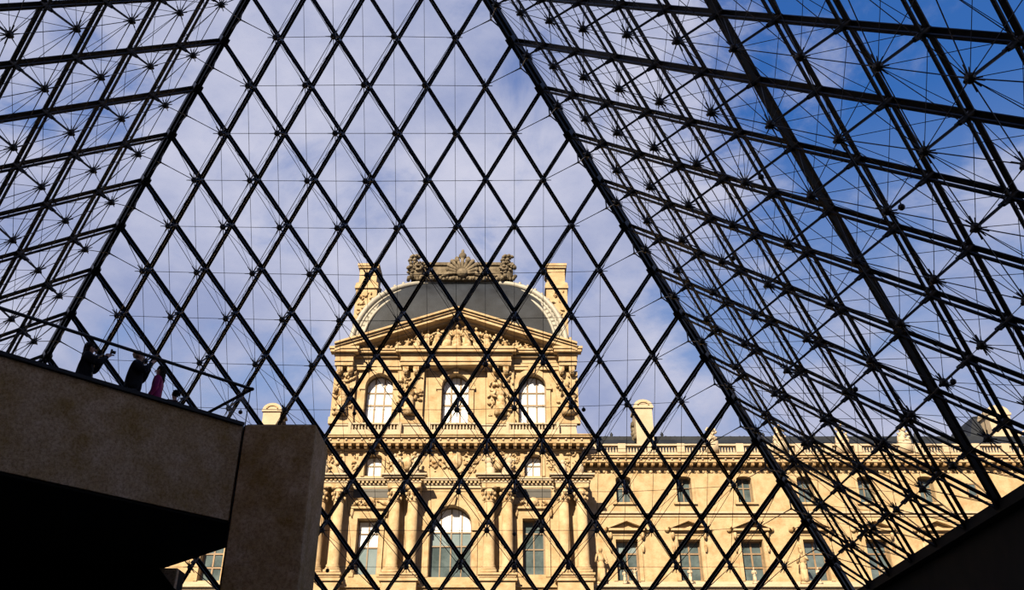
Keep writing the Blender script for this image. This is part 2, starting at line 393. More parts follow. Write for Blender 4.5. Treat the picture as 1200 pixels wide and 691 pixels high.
def person(loc, rz, h, coat, hair, hair_long, pose, label, bulk=1.0):
    k = h/1.75; V = lambda x, y, z: Vector((x*k, y*k, z*k))
    # joints, figure faces +y
    P = []; E = []
    def add(p, r, par=None):
        P.append((p, r)); i = len(P)-1
        if par is not None: E.append((par, i))
        return i
    pel = add(V(0, 0, .96), .135*k)
    sp = add(V(0, 0, 1.12), .125*k, pel); ch = add(V(0, -.01, 1.32), .15*k, sp); nb = add(V(0, -.02, 1.46), .075*k, ch)
    nk = add(V(0, 0, 1.53), .052*k, nb); jw = add(V(0, .03, 1.60), .066*k, nk); sk = add(V(0, .015, 1.67), .088*k, jw); cr = add(V(0, .0, 1.72), .06*k, sk)
    arms = []
    for sx in (-1, 1):
        hp = add(V(.09*sx, 0, .90), .10*k, pel); kn = add(V(.10*sx, .02, .50), .062*k, hp); an = add(V(.105*sx, -.02, .09), .043*k, kn)
        add(V(.11*sx, .13, .04), .035*k, an)
        sh = add(V(.185*sx, -.01, 1.41), .068*k, ch)
        el, wr = pose[sx]
        e = add(V(*el), .046*k, sh); w = add(V(*wr), .030*k, e)
        d = (V(*wr)-V(*el)).normalized(); pm = add(V(*wr)+d*.06*k, .030*k, w)
        side = d.cross(Vector((0, 0, 1))); side = side.normalized() if side.length > .2 else Vector((1, 0, 0))
        curl = d.cross(side).normalized()
        if curl.dot(Vector((0, 1, 0))) < 0: curl = -curl
        for q, ln in ((-.03, .058), (-.01, .07), (.011, .066), (.031, .05)):
            b = add(V(*wr)+d*.095*k+side*q*k, .010*k, pm); c_ = add(V(*wr)+d*(.095+ln*.55)*k+side*q*k*1.1+curl*.012*k, .009*k, b)
            add(V(*wr)+d*(.095+ln*.85)*k+side*q*k*1.1+curl*.045*k, .008*k, c_)
        b = add(V(*wr)+d*.045*k-side*.038*k*sx+curl*.01*k, .011*k, pm); add(V(*wr)+d*.085*k-side*.062*k*sx+curl*.03*k, .009*k, b)
        arms.append((V(.185*sx, -.01, 1.41), V(*el), V(*wr)))
    body = skin_obj('person', P, E, M['skin'])
    body.location = loc; body.rotation_euler = (0, 0, rz); tag(body, label, 'person')
    # face
    MB().ell(V(0, .112, 1.645), (.013*k, .02*k, .024*k), 6, 5).build('nose', M['skin'], body, True)
    for sx in (-1, 1): MB().ell(V(.088*sx, .01, 1.645), (.012*k, .022*k, .032*k), 6, 5).build('ear', M['skin'], body, True)
    for sx in (-1, 1): MB().ell(V(.032*sx, .093, 1.668), (.013*k, .010*k, .009*k), 6, 5).build('eye', M['eye'], body, True)
    MB().ell(V(0, .095, 1.603), (.024*k, .009*k, .007*k), 6, 5).build('mouth', mats_lip, body, True)
    # hair: cap of locks
    hb = MB(); rnd = random.Random(int(h*1000)); hb.ell(V(0, -.022, 1.692), (.103*k, .112*k, .092*k), 12, 9)
    for q in range(34):
        t = rnd.uniform(0, 2*PI); zz = rnd.uniform(-.3, 1)
        rr = math.sqrt(max(0, 1-zz*zz)); x, y = rr*math.cos(t), rr*math.sin(t)
        if y > .35 and zz < .45: continue
        hb.ell(V(.088*x, -.02+.098*y, 1.688+.082*zz), (.032*k, .032*k, .034*k), 6, 4)
    if hair_long:
        for q in range(30):
            t = rnd.uniform(-1, 1); hb.ell(V(.09*math.sin(t*1.7), -.05-.05*math.cos(t*1.7), rnd.uniform(1.42, 1.66)), (.042*k, .042*k, .06*k), 6, 4)
    hb.build('hair', hair, body, True)
    # coat: torso with sleeves
    P2 = []; E2 = []
    def add2(p, r, par=None):
        P2.append((p, r)); i = len(P2)-1
        if par is not None: E2.append((par, i))
        return i
    r0 = add2(V(0, 0, .80), (.20*k*bulk, .15*k*bulk)); a = add2(V(0, 0, .98), (.19*k*bulk, .145*k*bulk), r0); b = add2(V(0, 0, 1.15), (.18*k*bulk, .14*k*bulk), a)
    c = add2(V(0, -.01, 1.32), (.185*k*bulk, .15*k*bulk), b); n_ = add2(V(0, -.015, 1.46), .085*k, c); add2(V(0, -.005, 1.51), .072*k, n_)
    for sh, el, wr in arms:
        i1 = add2(sh, .088*k*bulk, c); i2 = add2(sh.lerp(el, .5), .075*k*bulk, i1); i3 = add2(el, .068*k*bulk, i2); i4 = add2(el.lerp(wr, .55), .056*k, i3); add2(el.lerp(wr, .93), .045*k, i4)
    skin_obj('coat', P2, E2, coat, body)
    tr = [(V(0, 0, .95), .13*k)]; te = []
    for sx in (-1, 1):
        for n, (p, r) in enumerate(((V(.09*sx, 0, .86), .115), (V(.10*sx, .02, .50), .08), (V(.105*sx, -.02, .12), .062))):
            tr.append((p, r*k)); te.append((len(tr)-2 if n else 0, len(tr)-1))
    skin_obj('trousers', tr, te, M['trousers'], body)
    for sx in (-1, 1): MB().ell(V(.11*sx, .06, .045), (.052*k, .14*k, .044*k), 10, 6).build('shoe', M['shoe'], body, True)
    return body
mats_lip = mat('lip', (.35, .12, .10), .5)
up_pose = {-1: ((-.30, .16, 1.22), (-.10, .27, 1.52)), 1: ((.31, .17, 1.24), (.09, .28, 1.54))}
reach_pose = {-1: ((-.28, .20, 1.25), (-.07, .32, 1.52)), 1: ((.30, .18, 1.24), (.10, .38, 1.52))}
down_pose = {-1: ((-.27, -.02, 1.12), (-.25, .10, .90)), 1: ((.27, -.02, 1.12), (.25, .10, .90))}
fold_pose = {-1: ((-.27, .03, 1.12), (-.10, .22, 1.12)), 1: ((.27, .03, 1.12), (.08, .22, 1.14))}
p1 = person((-4.22, .02, 0), -1.05, 1.76, M['coat_black'], M['hair_black'], True, reach_pose, 'person in black with long dark hair raising a camera, leftmost on the platform', 1.3)
p2 = person((-3.36, .52, 0), -1.15, 1.80, M['coat_black'], M['hair_auburn'], False, up_pose, 'person in a black coat with greying auburn hair, second from the left on the platform', 1.35)
p3 = person((-3.02, .98, 0), 1.75, 1.66, M['coat_pink'], M['hair_black'], True, down_pose, 'person with dark hair in a magenta jacket on the platform', 1.0)
p4 = person((-3.02, 2.08, 0), .9, 1.55, M['coat_dark'], M['hair_black'], False, fold_pose, 'person of whom only the dark-haired head shows above the platform edge', .95)
def hand_camera(loc, rz, label):
    r = tag(empty('camera', loc, rz), label, 'camera', 'cameras held by visitors')
    MB().box(-.065, .065, -.02, .02, -.04, .04).build('camera_body', M['plastic'], r)
    mb = MB(); mb.tube((0, .02, 0), (0, .09, 0), .034, .036, 12); mb.build('lens', M['plastic'], r, True)
def in_front(p, dx, dy, z):
    c_, s_ = math.cos(p.rotation_euler[2]), math.sin(p.rotation_euler[2]); return (p.location.x + dx*c_-dy*s_, p.location.y + dx*s_+dy*c_, z)
hand_camera(in_front(p1, .02, .42, 1.68), -1.05, 'small black camera raised by the long-haired person in black')
hand_camera(in_front(p2, 0, .34, 1.71), -1.15, 'small black camera held to the face of the auburn-haired person')

# ============================================================ THE PALACE
def arc(cx, zs, r, n=14, rise=None):
    rise = r if rise is None else rise
    return [(cx + r*math.cos(PI - PI*i/n), zs + rise*math.sin(PI*i/n)) for i in range(n+1)]
def wall_bay(mb, x0, x1, z0, z1, op, y0=0.0, y1=.7):
    """op = (cx, half width, sill z, spring z, rise)"""
    cx, hw, zb, zs, rise = op
    mb.box(x0, cx-hw, y0, y1, z0, z1); mb.box(cx+hw, x1, y0, y1, z0, z1); mb.box(cx-hw, cx+hw, y0, y1, z0, zb)
    if rise > 0: mb.prism(arc(cx, zs, hw, 14, rise) + [(cx+hw, z1), (cx-hw, z1)], y0, y1)
    else: mb.box(cx-hw, cx+hw, y0, y1, zs, z1)
def window(parent, op, ncol, rows, frame_m, pane_ms, y=.52, bar=.10, name='window', fw=.12):
    """rows: z positions of the horizontal bars; pane_ms: one material, or a function of the row"""
    cx, hw, zb, zs, rise = op
    top = lambda x: zs + (rise*math.sqrt(max(0, 1-((x-cx)/hw)**2)) if rise > 0 else 0)
    fr = MB(); zt = zs+rise
    fr.box(cx-hw, cx-hw+fw, y, y+.12, zb, zs); fr.box(cx+hw-fw, cx+hw, y, y+.12, zb, zs); fr.box(cx-hw, cx+hw, y, y+.12, zb, zb+fw)
    if rise > 0:
        o_, i_ = arc(cx, zs, hw, 14, rise), arc(cx, zs, hw-fw, 14, max(rise-fw, .02))
        for q in range(14): fr.prism([o_[q], o_[q+1], i_[q+1], i_[q]], y, y+.12)
    else: fr.box(cx-hw, cx+hw, y, y+.12, zs-fw, zs)
    xs = [cx-hw+2*hw*q/ncol for q in range(ncol+1)]
    for x in xs[1:-1]: fr.box(x-bar/2, x+bar/2, y-.01, y+.11, zb, top(x)-.02)
    for z in rows:
        w = hw*math.sqrt(max(0, 1-((z-zs)/rise)**2)) if (rise > 0 and z > zs) else hw
        fr.box(cx-w+.02, cx+w-.02, y-.02, y+.10, z-bar/2, z+bar/2)
    f = fr.build(name, frame_m, parent)
    zz = [zb] + list(rows) + [zt]
    for c_ in range(ncol):
        for r_ in range(len(zz)-1):
            a, b = xs[c_], xs[c_+1]; l, h = zz[r_], zz[r_+1]
            pts = [(a+.02, l), (b-.02, l)]
            n = 5; tp = [(b-.02-(b-a-.04)*q/n, min(h, top(b-.02-(b-a-.04)*q/n)-.01)) for q in range(n+1)]
            if max(p[1] for p in tp) <= l+.05: continue
            tp = [(x, max(z, l+.001)) for x, z in tp]
            m_ = pane_ms(r_, len(zz)-1) if callable(pane_ms) else pane_ms
            MB().prism(pts+tp, y+.05, y+.07).build('pane', m_, f)
    return f
def figure(mb, x, y, z, h, lean=0, seed=0, wings=False, wide=1.0):
    """a small draped stone figure"""
    rn = random.Random(seed); R = Matrix.Rotation(lean, 3, 'Y'); q = lambda a, b, c: Vector((x, y, z)) + R @ Vector((a*h*wide, b*h, c*h))
    mb.lathe(x, y, [(.16*h*wide, z), (.15*h*wide, z+.12*h), (.12*h*wide, z+.35*h)], 8) if abs(lean) < .3 else mb.ell(q(0, 0, .2), (.15*h, .12*h, .24*h), 7, 5, R)
    mb.ell(q(0, 0, .42), (.13*h*wide, .11*h, .20*h), 7, 5, R); mb.ell(q(0, 0, .66), (.13*h*wide, .09*h, .15*h), 8, 5, R)
    mb.ell(q(0, -.01, .90), (.062*h, .065*h, .08*h), 7, 5, R); mb.tube(q(0, 0, .78), q(0, 0, .86), .04*h, n=6)
    for s_ in (-1, 1):
        e = q(.19*s_, -.05+rn.uniform(-.04, .04), .60+rn.uniform(-.08, .1)); w = q(.13*s_+rn.uniform(-.08, .1), -.12, .62+rn.uniform(-.16, .28))
        mb.tube(q(.12*s_, 0, .75), e, .045*h, .035*h, 6); mb.tube(e, w, .035*h, .025*h, 6)
        mb.tube(q(.06*s_, -.03, .36), q(.07*s_+rn.uniform(-.03, .03), -.08, .04), .06*h, .04*h, 6)
def sweep(mb, pts, r, n=8, up=Vector((0, 1, 0))):
    vs = []
    for i, p in enumerate(pts):
        d = (pts[min(i+1, len(pts)-1)]-pts[max(i-1, 0)]).normalized(); u = d.cross(up).normalized(); v = d.cross(u)
        vs += [p + (u*math.cos(2*PI*k/n)+v*math.sin(2*PI*k/n))*r for k in range(n)]
    mb.add(vs, [(i*n+k, i*n+(k+1) % n, (i+1)*n+(k+1) % n, (i+1)*n+k) for i in range(len(pts)-1) for k in range(n)])
def carve(mb, x0, x1, z0, z1, y, n, seed, r=(.1, .25)):
    """carved trophies, leaves and drapery standing proud of the wall"""
    rn = random.Random(seed)
    for _ in range(n):
        a = rn.uniform(r[0], r[1]); x = rn.uniform(x0+a*.6, x1-a*.6); z = rn.uniform(z0+a*.6, z1-a*.6)
        Rm = Matrix.Rotation(rn.uniform(0, PI), 3, 'Y')
        mb.ell((x, y-a*.15, z), (a, a*.75, a*rn.uniform(.35, .6)), 7, 5, Rm)
def cornice(mb, x0, x1, y, steps, ends=True):
    """steps: (z0, z1, projection)"""
    for z0, z1, p in steps:
        e = p if ends else 0; mb.box(x0-e, x1+e, y-p, y+.3, z0, z1)

pav = tag(empty('palace_pavilion', (-.04, 55, 0)), 'tall golden stone pavilion with pediment, slate dome and two chimneys behind the glass', 'building')
HW = 10.45
SX = (-6.62, 0.0, 6.62)
# --- walls
low = MB()
lw = (0.88, 9.0, 13.35, 0)                              # rectangular first-floor windows
arch_op = (0.0, 1.68, 8.8, 12.75, 1.68)
edges = [-HW, -3.4, 3.4, HW]
for cx, (x0, x1) in zip(SX, zip(edges, edges[1:])):
    if cx == 0: wall_bay(low, x0, x1, 0, 16.2, arch_op)
    else: wall_bay(low, x0, x1, 0, 16.2, (cx, .88, 9.0, 13.35, 0))
low.box(-HW, HW, .7, 1.3, 0, 16.2); low.build('lower_wall', M['stone'], pav)
mez = MB()
for cx, (x0, x1) in zip(SX, zip(edges, edges[1:])):
    if cx == 0: mez.box(x0, x1, 0, .7, 16.2, 20.0)
    else: wall_bay(mez, x0, x1, 16.2, 20.0, (cx, .70, 16.95, 18.45, .32))
mez.build('mezzanine_wall', M['stone'], pav)
upw = MB()
ups = [(cx, 1.2, 21.45, 24.95, 1.2) for cx in SX]
for op, (x0, x1) in zip(ups, zip([-10.15, -3.4, 3.4], [-3.4, 3.4, 10.15])): wall_bay(upw, x0, x1, 20.0, 28.9, op, .15, .85)
upw.build('upper_wall', M['stone'], pav)
body = MB(); body.box(-HW+.05, HW-.05, 1.3, 16, 0, 20.2); body.box(-10.1, 10.1, 1.2, 16, 20.2, 28.9); body.build('rear_block', M['stone'], pav)
# --- windows
grey = lambda r, n: M['pane_sky'] if r >= n-1 else M['pane_pale']
window(pav, (SX[0], .88, 9.0, 13.35, 0), 2, (11.2, 12.3), M['wood_pale'], lambda r, n: M['pane_sky'] if r >= 1 else M['pane_pale'])
window(pav, (SX[2], .88, 9.0, 13.35, 0), 2, (11.05, 12.3), M['wood_pale'], M['pane_dark'])
window(pav, arch_op, 4, (11.3, 12.4), M['wood_pale'], lambda r, n: M['pane_sky'] if r >= 2 else (M['pane_pale'] if r == 1 else M['pane_dark']))
for cx in (SX[0], SX[2]): window(pav, (cx, .70, 16.95, 18.45, .32), 2, (17.95,), M['wood_pale'], M['pane_sky'])
for op in ups: window(pav, op, 3, (23.45, 24.6), M['wood_pale'], M['pane_sky'], y=.68, bar=.14)
# --- window surrounds
for cx in (SX[0], SX[2]):
    mb = MB(); mb.box(cx-1.28, cx-.9, -.16, 0, 8.8, 13.38); mb.box(cx+.9, cx+1.28, -.16, 0, 8.8, 13.38); mb.box(cx-1.28, cx+1.28, -.16, 0, 13.38, 13.9)
    mb.box(cx-1.45, cx+1.45, -.34, 0, 14.15, 14.32); mb.box(cx-1.4, cx+1.4, -.1, 0, 13.9, 14.15); mb.build('window_surround', M['stone'], pav)
    mb = MB()
    for s_ in (-1, 1): mb.ell((cx+1.38*s_, -.15, 13.9), (.16, .18, .42)); mb.ell((cx+1.1*s_, -.12, 14.65), (.5, .15, .13), rot=Matrix.Rotation(.5*s_, 3, 'Y'))
    mb.ell((cx, -.15, 14.75), (.42, .2, .36), 10, 7); carve(mb, cx-1.0, cx+1.0, 14.35, 14.95, -.08, 16, int(cx)+50, (.08, .18)); mb.build('cartouche', M['stone_carved'], pav, True)
    MB().box(cx-1.42, cx+1.42, -.12, 0, 15.1, 15.82).build('plaque', M['plaque'], pav)
    mb = MB(); mb.box(cx-1.5, cx+1.5, -.07, 0, 15.0, 15.9); mb.build('plaque_frame', M['stone'], pav)
    # mezzanine surround
    mb = MB(); o_ = arc(cx, 18.45, .98, 12, .56); i_ = arc(cx, 18.45, .72, 12, .34)
    for q in range(12): mb.prism([o_[q], o_[q+1], i_[q+1], i_[q]], -.14, 0)
    mb.box(cx-.98, cx-.72, -.14, 0, 16.9, 18.45); mb.box(cx+.72, cx+.98, -.14, 0, 16.9, 18.45); mb.build('mezzanine_surround', M['stone'], pav)
for op in [arch_op]:
    cx, hw, zb, zs, r = op; mb = MB(); o_ = arc(cx, zs, hw+.55, 16); i_ = arc(cx, zs, hw+.02, 16)
    for q in range(16): mb.prism([o_[q], o_[q+1], i_[q+1], i_[q]], -.20, 0)
    mb.box(cx-hw-.6, cx-hw, -.24, 0, zs-.35, zs); mb.box(cx+hw, cx+hw+.6, -.24, 0, zs-.35, zs); mb.box(cx-hw-.45, cx-hw-.05, -.1, 0, zb, zs-.35); mb.box(cx+hw+.05, cx+hw+.45, -.1, 0, zb, zs-.35)
    mb.prism([(cx-.25, zs+r), (cx+.25, zs+r), (cx+.4, zs+r+.8), (cx-.4, zs+r+.8)], -.45, 0); mb.build('archivolt', M['stone'], pav)
for cx, hw, zb, zs, r in ups:
    mb = MB(); o_ = arc(cx, zs, hw+.42, 16); i_ = arc(cx, zs, hw+.0, 16)
    for q in range(16): mb.prism([o_[q], o_[q+1], i_[q+1], i_[q]], -.08, .15)
    mb.box(cx-hw-.5, cx-hw, -.12, .15, zs-.28, zs); mb.box(cx+hw, cx+hw+.5, -.12, .15, zs-.28, zs)
    mb.box(cx-hw-.38, cx-hw, -.02, .15, zb, zs-.28); mb.box(cx+hw, cx+hw+.38, -.02, .15, zb, zs-.28)
    mb.prism([(cx-.2, zs+r-.05), (cx+.2, zs+r-.05), (cx+.32, zs+r+.65), (cx-.32, zs+r+.65)], -.3, .15); mb.build('archivolt', M['stone'], pav)
# --- ground-floor band, pedestals, columns in pairs, broken entablature
mb = MB(); cornice(mb, -HW, HW, 0, [(7.6, 7.9, .5), (7.9, 8.1, .7), (8.1, 8.75, .12)]); mb.build('sill_course', M['stone'], pav)
PX = (-9.72, -3.78, 3.78, 9.72)
for px in PX:
    mb = MB(); mb.box(px-1.35, px+1.35, -1.5, 0, 0, 8.5); cornice(mb, px-1.3, px+1.3, -1.45, [(8.5, 8.65, .12), (8.65, 8.8, .22)]); mb.box(px-1.5, px+1.5, -1.65, 0, 8.2, 8.4); mb.build('pedestal', M['stone'], pav)
    for s_ in (-.72, .72):
        mb = MB(); x = px+s_; cy = -.92
        mb.box(x-.62, x+.62, cy-.62, cy+.62, 8.8, 9.05)
        mb.lathe(x, cy, [(.60, 9.05), (.62, 9.17), (.55, 9.3), (.50, 9.35), (.54, 9.45), (.46, 9.57), (.46, 11.6), (.39, 14.4)], 16)
        c_ = mb.build('column', M['stone'], pav, True)
        k = MB(); k.lathe(x, cy, [(.39, 14.4), (.44, 14.45), (.40, 14.55), (.44, 15.0), (.58, 15.45)], 14); k.box(x-.58, x+.58, cy-.58, cy+.58, 15.45, 15.62)
        for t in range(8):
            a_ = 2*PI*t/8
            for zz, rr in ((14.75, .48), (15.12, .55)): k.ell((x+rr*math.cos(a_+zz), cy+rr*math.sin(a_+zz), zz), (.12, .12, .17), 6, 4)
        k.build('capital', M['stone_carved'], c_, True)
        MB().box(x-.42, x+.42, -.10, .02, 9.1, 15.0).build('pilaster', M['stone'], pav)
    MB().box(px-1.45, px+1.45, -.04, 0, 9, 16.2).build('pier_panel', M['stone'], pav)
    mb = MB(); mb.box(px-1.33, px+1.33, -1.4, 0, 15.6, 15.95); mb.build('architrave', M['stone'], pav)
    mb = MB(); cornice(mb, px-1.33, px+1.33, -1.4, [(15.95, 16.08, .06), (16.3, 16.45, .34), (16.45, 16.58, .50)]); mb.build('pier_cornice', M['stone_pale'], pav)
    mb = MB()
    for q in range(9): mb.box(px-1.4+.34*q, px-1.4+.34*q+.18, -1.56, -1.3, 16.08, 16.3)
    for q in range(4):
        for xx in (px-1.5, px+1.33): mb.box(xx, xx+.17, -1.3+.34*q, -1.3+.34*q+.18, 16.08, 16.3)
    mb.box(px-1.35, px+1.35, -1.42, 0, 16.08, 16.3)
    mb.build('dentils', M['stone'], pav)
mb = MB(); mb.box(-HW, HW, -.12, 0, 15.9, 16.15); cornice(mb, -HW, HW, 0, [(16.15, 16.25, .2), (16.45, 16.58, .42), (16.58, 16.68, .5)]); mb.build('storey_cornice', M['stone_pale'], pav)
mb = MB()
for q in range(62):
    x = -HW+.34*q; mb.box(x, x+.18, -.36, .02, 16.25, 16.45)
stuff(mb.build('dentil_row', M['stone'], pav))
# sculpture on the piers and mezzanine reliefs
for n, px in enumerate(PX):
    if abs(px) < 5:
        for s_ in (-.62, .62):
            mb = MB(); figure(mb, px+s_, -.95, 16.6, 2.0, lean=.28*s_, seed=n*7+int(s_*10), wide=1.25); mb.ell((px+s_*1.25, -.8, 16.9), (.4, .35, .3)); mb.build('seated_figure', M['stone_pale'], pav, True)
        mb = MB(); mb.ell((px, -.7, 17.8), (.45, .25, .6), 10, 7); carve(mb, px-.9, px+.9, 16.6, 18.9, -.5, 22, n+3, (.12, .3)); mb.build('trophy', M['stone_carved'], pav, True)
    else:
        for s_ in (-.7, .7):
            mb = MB(); mb.lathe(px+s_, -.9, [(.22, 16.58), (.14, 16.8), (.30, 17.0), (.34, 17.3), (.22, 17.55), (.12, 17.7)], 10); mb.ell((px+s_, -.9, 17.8), (.2, .2, .22)); mb.build('urn', M['stone_pale'], pav, True)
        mb = MB(); carve(mb, px-.7, px+.55, 17.5, 19.2, -.02, 24, n+31, (.08, .22)); mb.build('relief', M['stone_carved'], pav, True)
mb = MB(); mb.ell((0, -.05, 18.3), (.75, .22, .85), 14, 8); carve(mb, -2.1, 2.1, 17.1, 19.2, -.02, 60, 77, (.09, .25)); mb.prism([(-.9, 19.2), (0, 19.65), (.9, 19.2), (.8, 19.1), (0, 19.45), (-.8, 19.1)], -.25, 0); mb.build('coat_of_arms', M['stone_carved'], pav, True)
for cx in (SX[0], SX[2]):
    mb = MB()
    for s_ in (-1, 1): carve(mb, cx+1.45*s_-.4, cx+1.45*s_+.4, 17.0, 19.4, -.01, 22, int(cx+s_)+90, (.07, .18))
    mb.build('relief', M['stone_carved'], pav, True)
# --- modillion cornice above the mezzanine
MC = 10.55
mb = MB(); cornice(mb, -MC, MC, 0, [(18.95, 19.12, .12), (19.12, 19.22, .22), (19.50, 19.60, .86), (19.60, 19.98, .80), (19.98, 20.12, 1.0), (20.12, 20.22, 1.08)]); mb.build('modillion_cornice', M['stone'], pav)
md = MB(); md.box(-.13, .13, -.80, 0, -.24, 0); md.box(-.11, .11, -.66, -.3, -.36, -.24); mme = md.mesh('modillion', M['stone_carved'])
x = -MC-.62
while x < MC+.7: link_mesh('modillion', mme, pav, (x, 0, 19.50)); x += .652
bl = MB(); bl.ell((0, -.83, 0), (.11, .1, .1), 8, 6); bme = bl.mesh('lion_boss', M['stone_pale'], True)
x = -MC-.3
while x < MC+.5: link_mesh('lion_boss', bme, pav, (x, 0, 19.80)); x += .652
mb = MB(); mb.prism([(-10.4, 20.2), (10.4, 20.2), (10.25, 21.2), (-10.25, 21.2)], -.35, .2); mb.box(-10.35, 10.35, -.45, .2, 21.2, 21.32); mb.build('blocking_course', M['stone_pale'], pav)
bal = MB(); bal.lathe(0, 0, [(.07, 0), (.05, .05), (.10, .2), (.05, .4), (.08, .48)], 8); bam = bal.mesh('baluster', M['stone_pale'], True)
for cx in SX:
    for q in range(-7, 8):
        if abs(q) < 8: link_mesh('baluster', bam, pav, (cx+q*.27, -.62, 20.72))
    mb = MB(); mb.box(cx-2.1, cx+2.1, -.75, -.4, 21.2, 21.33); mb.box(cx-2.1, cx+2.1, -.75, -.4, 20.3, 20.72)
    for s_ in (-1, 1): mb.box(cx+2.1*s_-.12, cx+2.1*s_+.12, -.8, -.4, 20.3, 21.38)
    mb.build('balustrade_rail', M['stone_pale'], pav)
# --- upper storey: carved piers, consoles, entablature
UP = (-9.62, -3.9, 3.9, 9.62)
for n, px in enumerate(UP):
    w = .95 if abs(px) > 5 else 1.15
    mb = MB(); mb.box(px-w, px+w, -.25, .15, 21.4, 26.3); mb.box(px-w-.1, px+w+.1, -.4, .15, 21.4, 22.0); mb.build('carved_pier', M['stone'], pav)
    mb = MB(); figure(mb, px, -.5, 22.1, 3.1, seed=n+5, wide=1.1); mb.build('caryatid', M['stone_carved'], pav, True)
    mb = MB(); carve(mb, px-w, px+w, 22.0, 26.2, -.3, 55, n+11, (.12, .3)); mb.build('trophy', M['stone_carved'], pav, True)
    for s_ in (-.45, .45):
        mb = MB(); mb.prism([(px+s_-.24, 26.65), (px+s_+.24, 26.65), (px+s_+.24, 26.2), (px+s_+.14, 25.85), (px+s_-.14, 25.85), (px+s_-.24, 26.2)], -.75, .1)
        mb.ell((px+s_, -.72, 26.1), (.22, .2, .22)); mb.build('console', M['stone_carved'], pav)
mb = MB(); mb.box(-10.15, 10.15, -.12, .2, 26.5, 26.8); mb.box(-10.15, 10.15, -.2, .2, 26.8, 27.7)
cornice(mb, -10.15, 10.15, 0, [(27.55, 27.7, .45), (27.85, 28.05, .8), (28.05, 28.2, .9)], False); mb.build('upper_entablature', M['stone'], pav)
for x0, x1 in ((-10.75, -8.7), (-5.05, 5.05), (8.7, 10.75)):
    mb = MB(); mb.box(x0+.25, x1-.25, -.85, .2, 26.6, 27.5); cornice(mb, x0+.25, x1-.25, -.85, [(27.5, 27.62, .12), (27.72, 27.98, .42), (27.98, 28.2, .52)]); mb.box(x0+.2, x1-.2, -.95, .1, 26.95, 27.05)
    mb.box(x0+.2, x1-.2, -.9, .1, 27.6, 27.74); mb.build('entablature_break', M['stone'], pav)
# --- pediment
ZA, ZE, XE = 31.75, 28.2, 10.55
def raking(mb, off0, off1, y0, y1, xe=XE):
    for s_ in (-1, 1):
        sl = (ZA-ZE)/XE
        mb.prism([(0, ZA+off0), (0, ZA+off1), (s_*xe, ZA-sl*xe+off1), (s_*xe, ZA-sl*xe+off0)], y0, y1)
tp = MB(); tp.prism([(-XE+1, ZE-.1), (XE-1, ZE-.1), (0, ZA-.35)], .15, .35); tp.build('tympanum', M['stone'], pav)
mb = MB(); raking(mb, -.62, -.42, -.55, .35); raking(mb, -.42, -.12, -1.35, .6); raking(mb, -.12, .08, -1.5, .8); raking(mb, .08, .26, -1.68, 1.0); mb.build('raking_cornice', M['stone'], pav)
rn = random.Random(5)
for q in range(19):
    x = -8.1 + 16.2*q/18; top = ZA-.75-(ZA-ZE)/XE*abs(x)-ZE
    if top < .35: continue
    hgt = max(.5, top*rn.uniform(.86, 1.0)*(1.0 if abs(x) > .5 else .98)); ln = -.45*math.copysign(1, x)*min(1, abs(x)/5)*rn.uniform(.2, 1)
    mb = MB(); figure(mb, x, -.55, ZE, min(hgt*1.06, 2.9), lean=ln, seed=q+100, wide=1.25 if abs(x) < 6 else 1.6); mb.build('pediment_figure', M['stone_carved'], pav, True)
mb = MB()
for q in range(130):
    x = rn.uniform(-8.8, 8.8); top = (ZA-1.0-(ZA-ZE)/XE*abs(x))-ZE
    if top < .1: continue
    a = rn.uniform(.1, .26); mb.ell((x, -.38, ZE+rn.uniform(0, 1)**1.2*top), (a, a*.8, a*.55), 7, 5, Matrix.Rotation(rn.uniform(0, PI), 3, 'Y'))
mb.build('pediment_drapery', M['stone_carved'], pav, True)
mb = MB(); mb.box(-10.6, 10.6, .3, 2.2, 28.2, 29.4); mb.box(-10.75, -9.4, -.2, 2.2, 28.4, 28.8); mb.box(9.4, 10.75, -.2, 2.2, 28.4, 28.8); mb.build('attic_base', M['stone_pale'], pav)
# --- square dome of slate, its outline a flattened arch
DW, DZ0, DZ1, DN = 9.9, 28.6, 38.3, 2.3
def dome_pt(t):
    c_, s_ = math.cos(t), math.sin(t); return DW*c_**(2/DN), DZ0+(DZ1-DZ0)*s_**(2/DN)
def dome_y(w): return 1.9 + min((DW-w)*.42, 2.9)
NT = 26; ring = [dome_pt(PI/2*q/NT) for q in range(NT)] + [(.05, DZ1)]
mb = MB(); YB = 15.5
for (w0, z0), (w1, z1) in zip(ring, ring[1:]):
    f0, f1 = dome_y(w0), dome_y(w1)
    mb.add([(-w0, f0, z0), (w0, f0, z0), (w1, f1, z1), (-w1, f1, z1)], [(0, 1, 2, 3)])
    mb.add([(-w0, YB-f0, z0), (w0, YB-f0, z0), (w1, YB-f1, z1), (-w1, YB-f1, z1)], [(3, 2, 1, 0)])
    for s_ in (-1, 1): mb.add([(s_*w0, f0, z0), (s_*w0, YB-f0, z0), (s_*w1, YB-f1, z1), (s_*w1, f1, z1)], [(0, 1, 2, 3) if s_ > 0 else (3, 2, 1, 0)])
mb.build('slate_roof', M['slate'], pav)
mb = MB()
arcp = [Vector((-w, dome_y(w)-.1, z)) for w, z in ring[:-1]] + [Vector((w, dome_y(w)-.1, z)) for w, z in ring[::-1]]
ins = lambda p, d: p + (Vector((p.x*.25, p.y, DZ0+2.0))-p).normalized()*d
sweep(mb, arcp, .26); sweep(mb, [ins(p, .42) for p in arcp], .10); sweep(mb, [ins(p, .95) for p in arcp], .14)
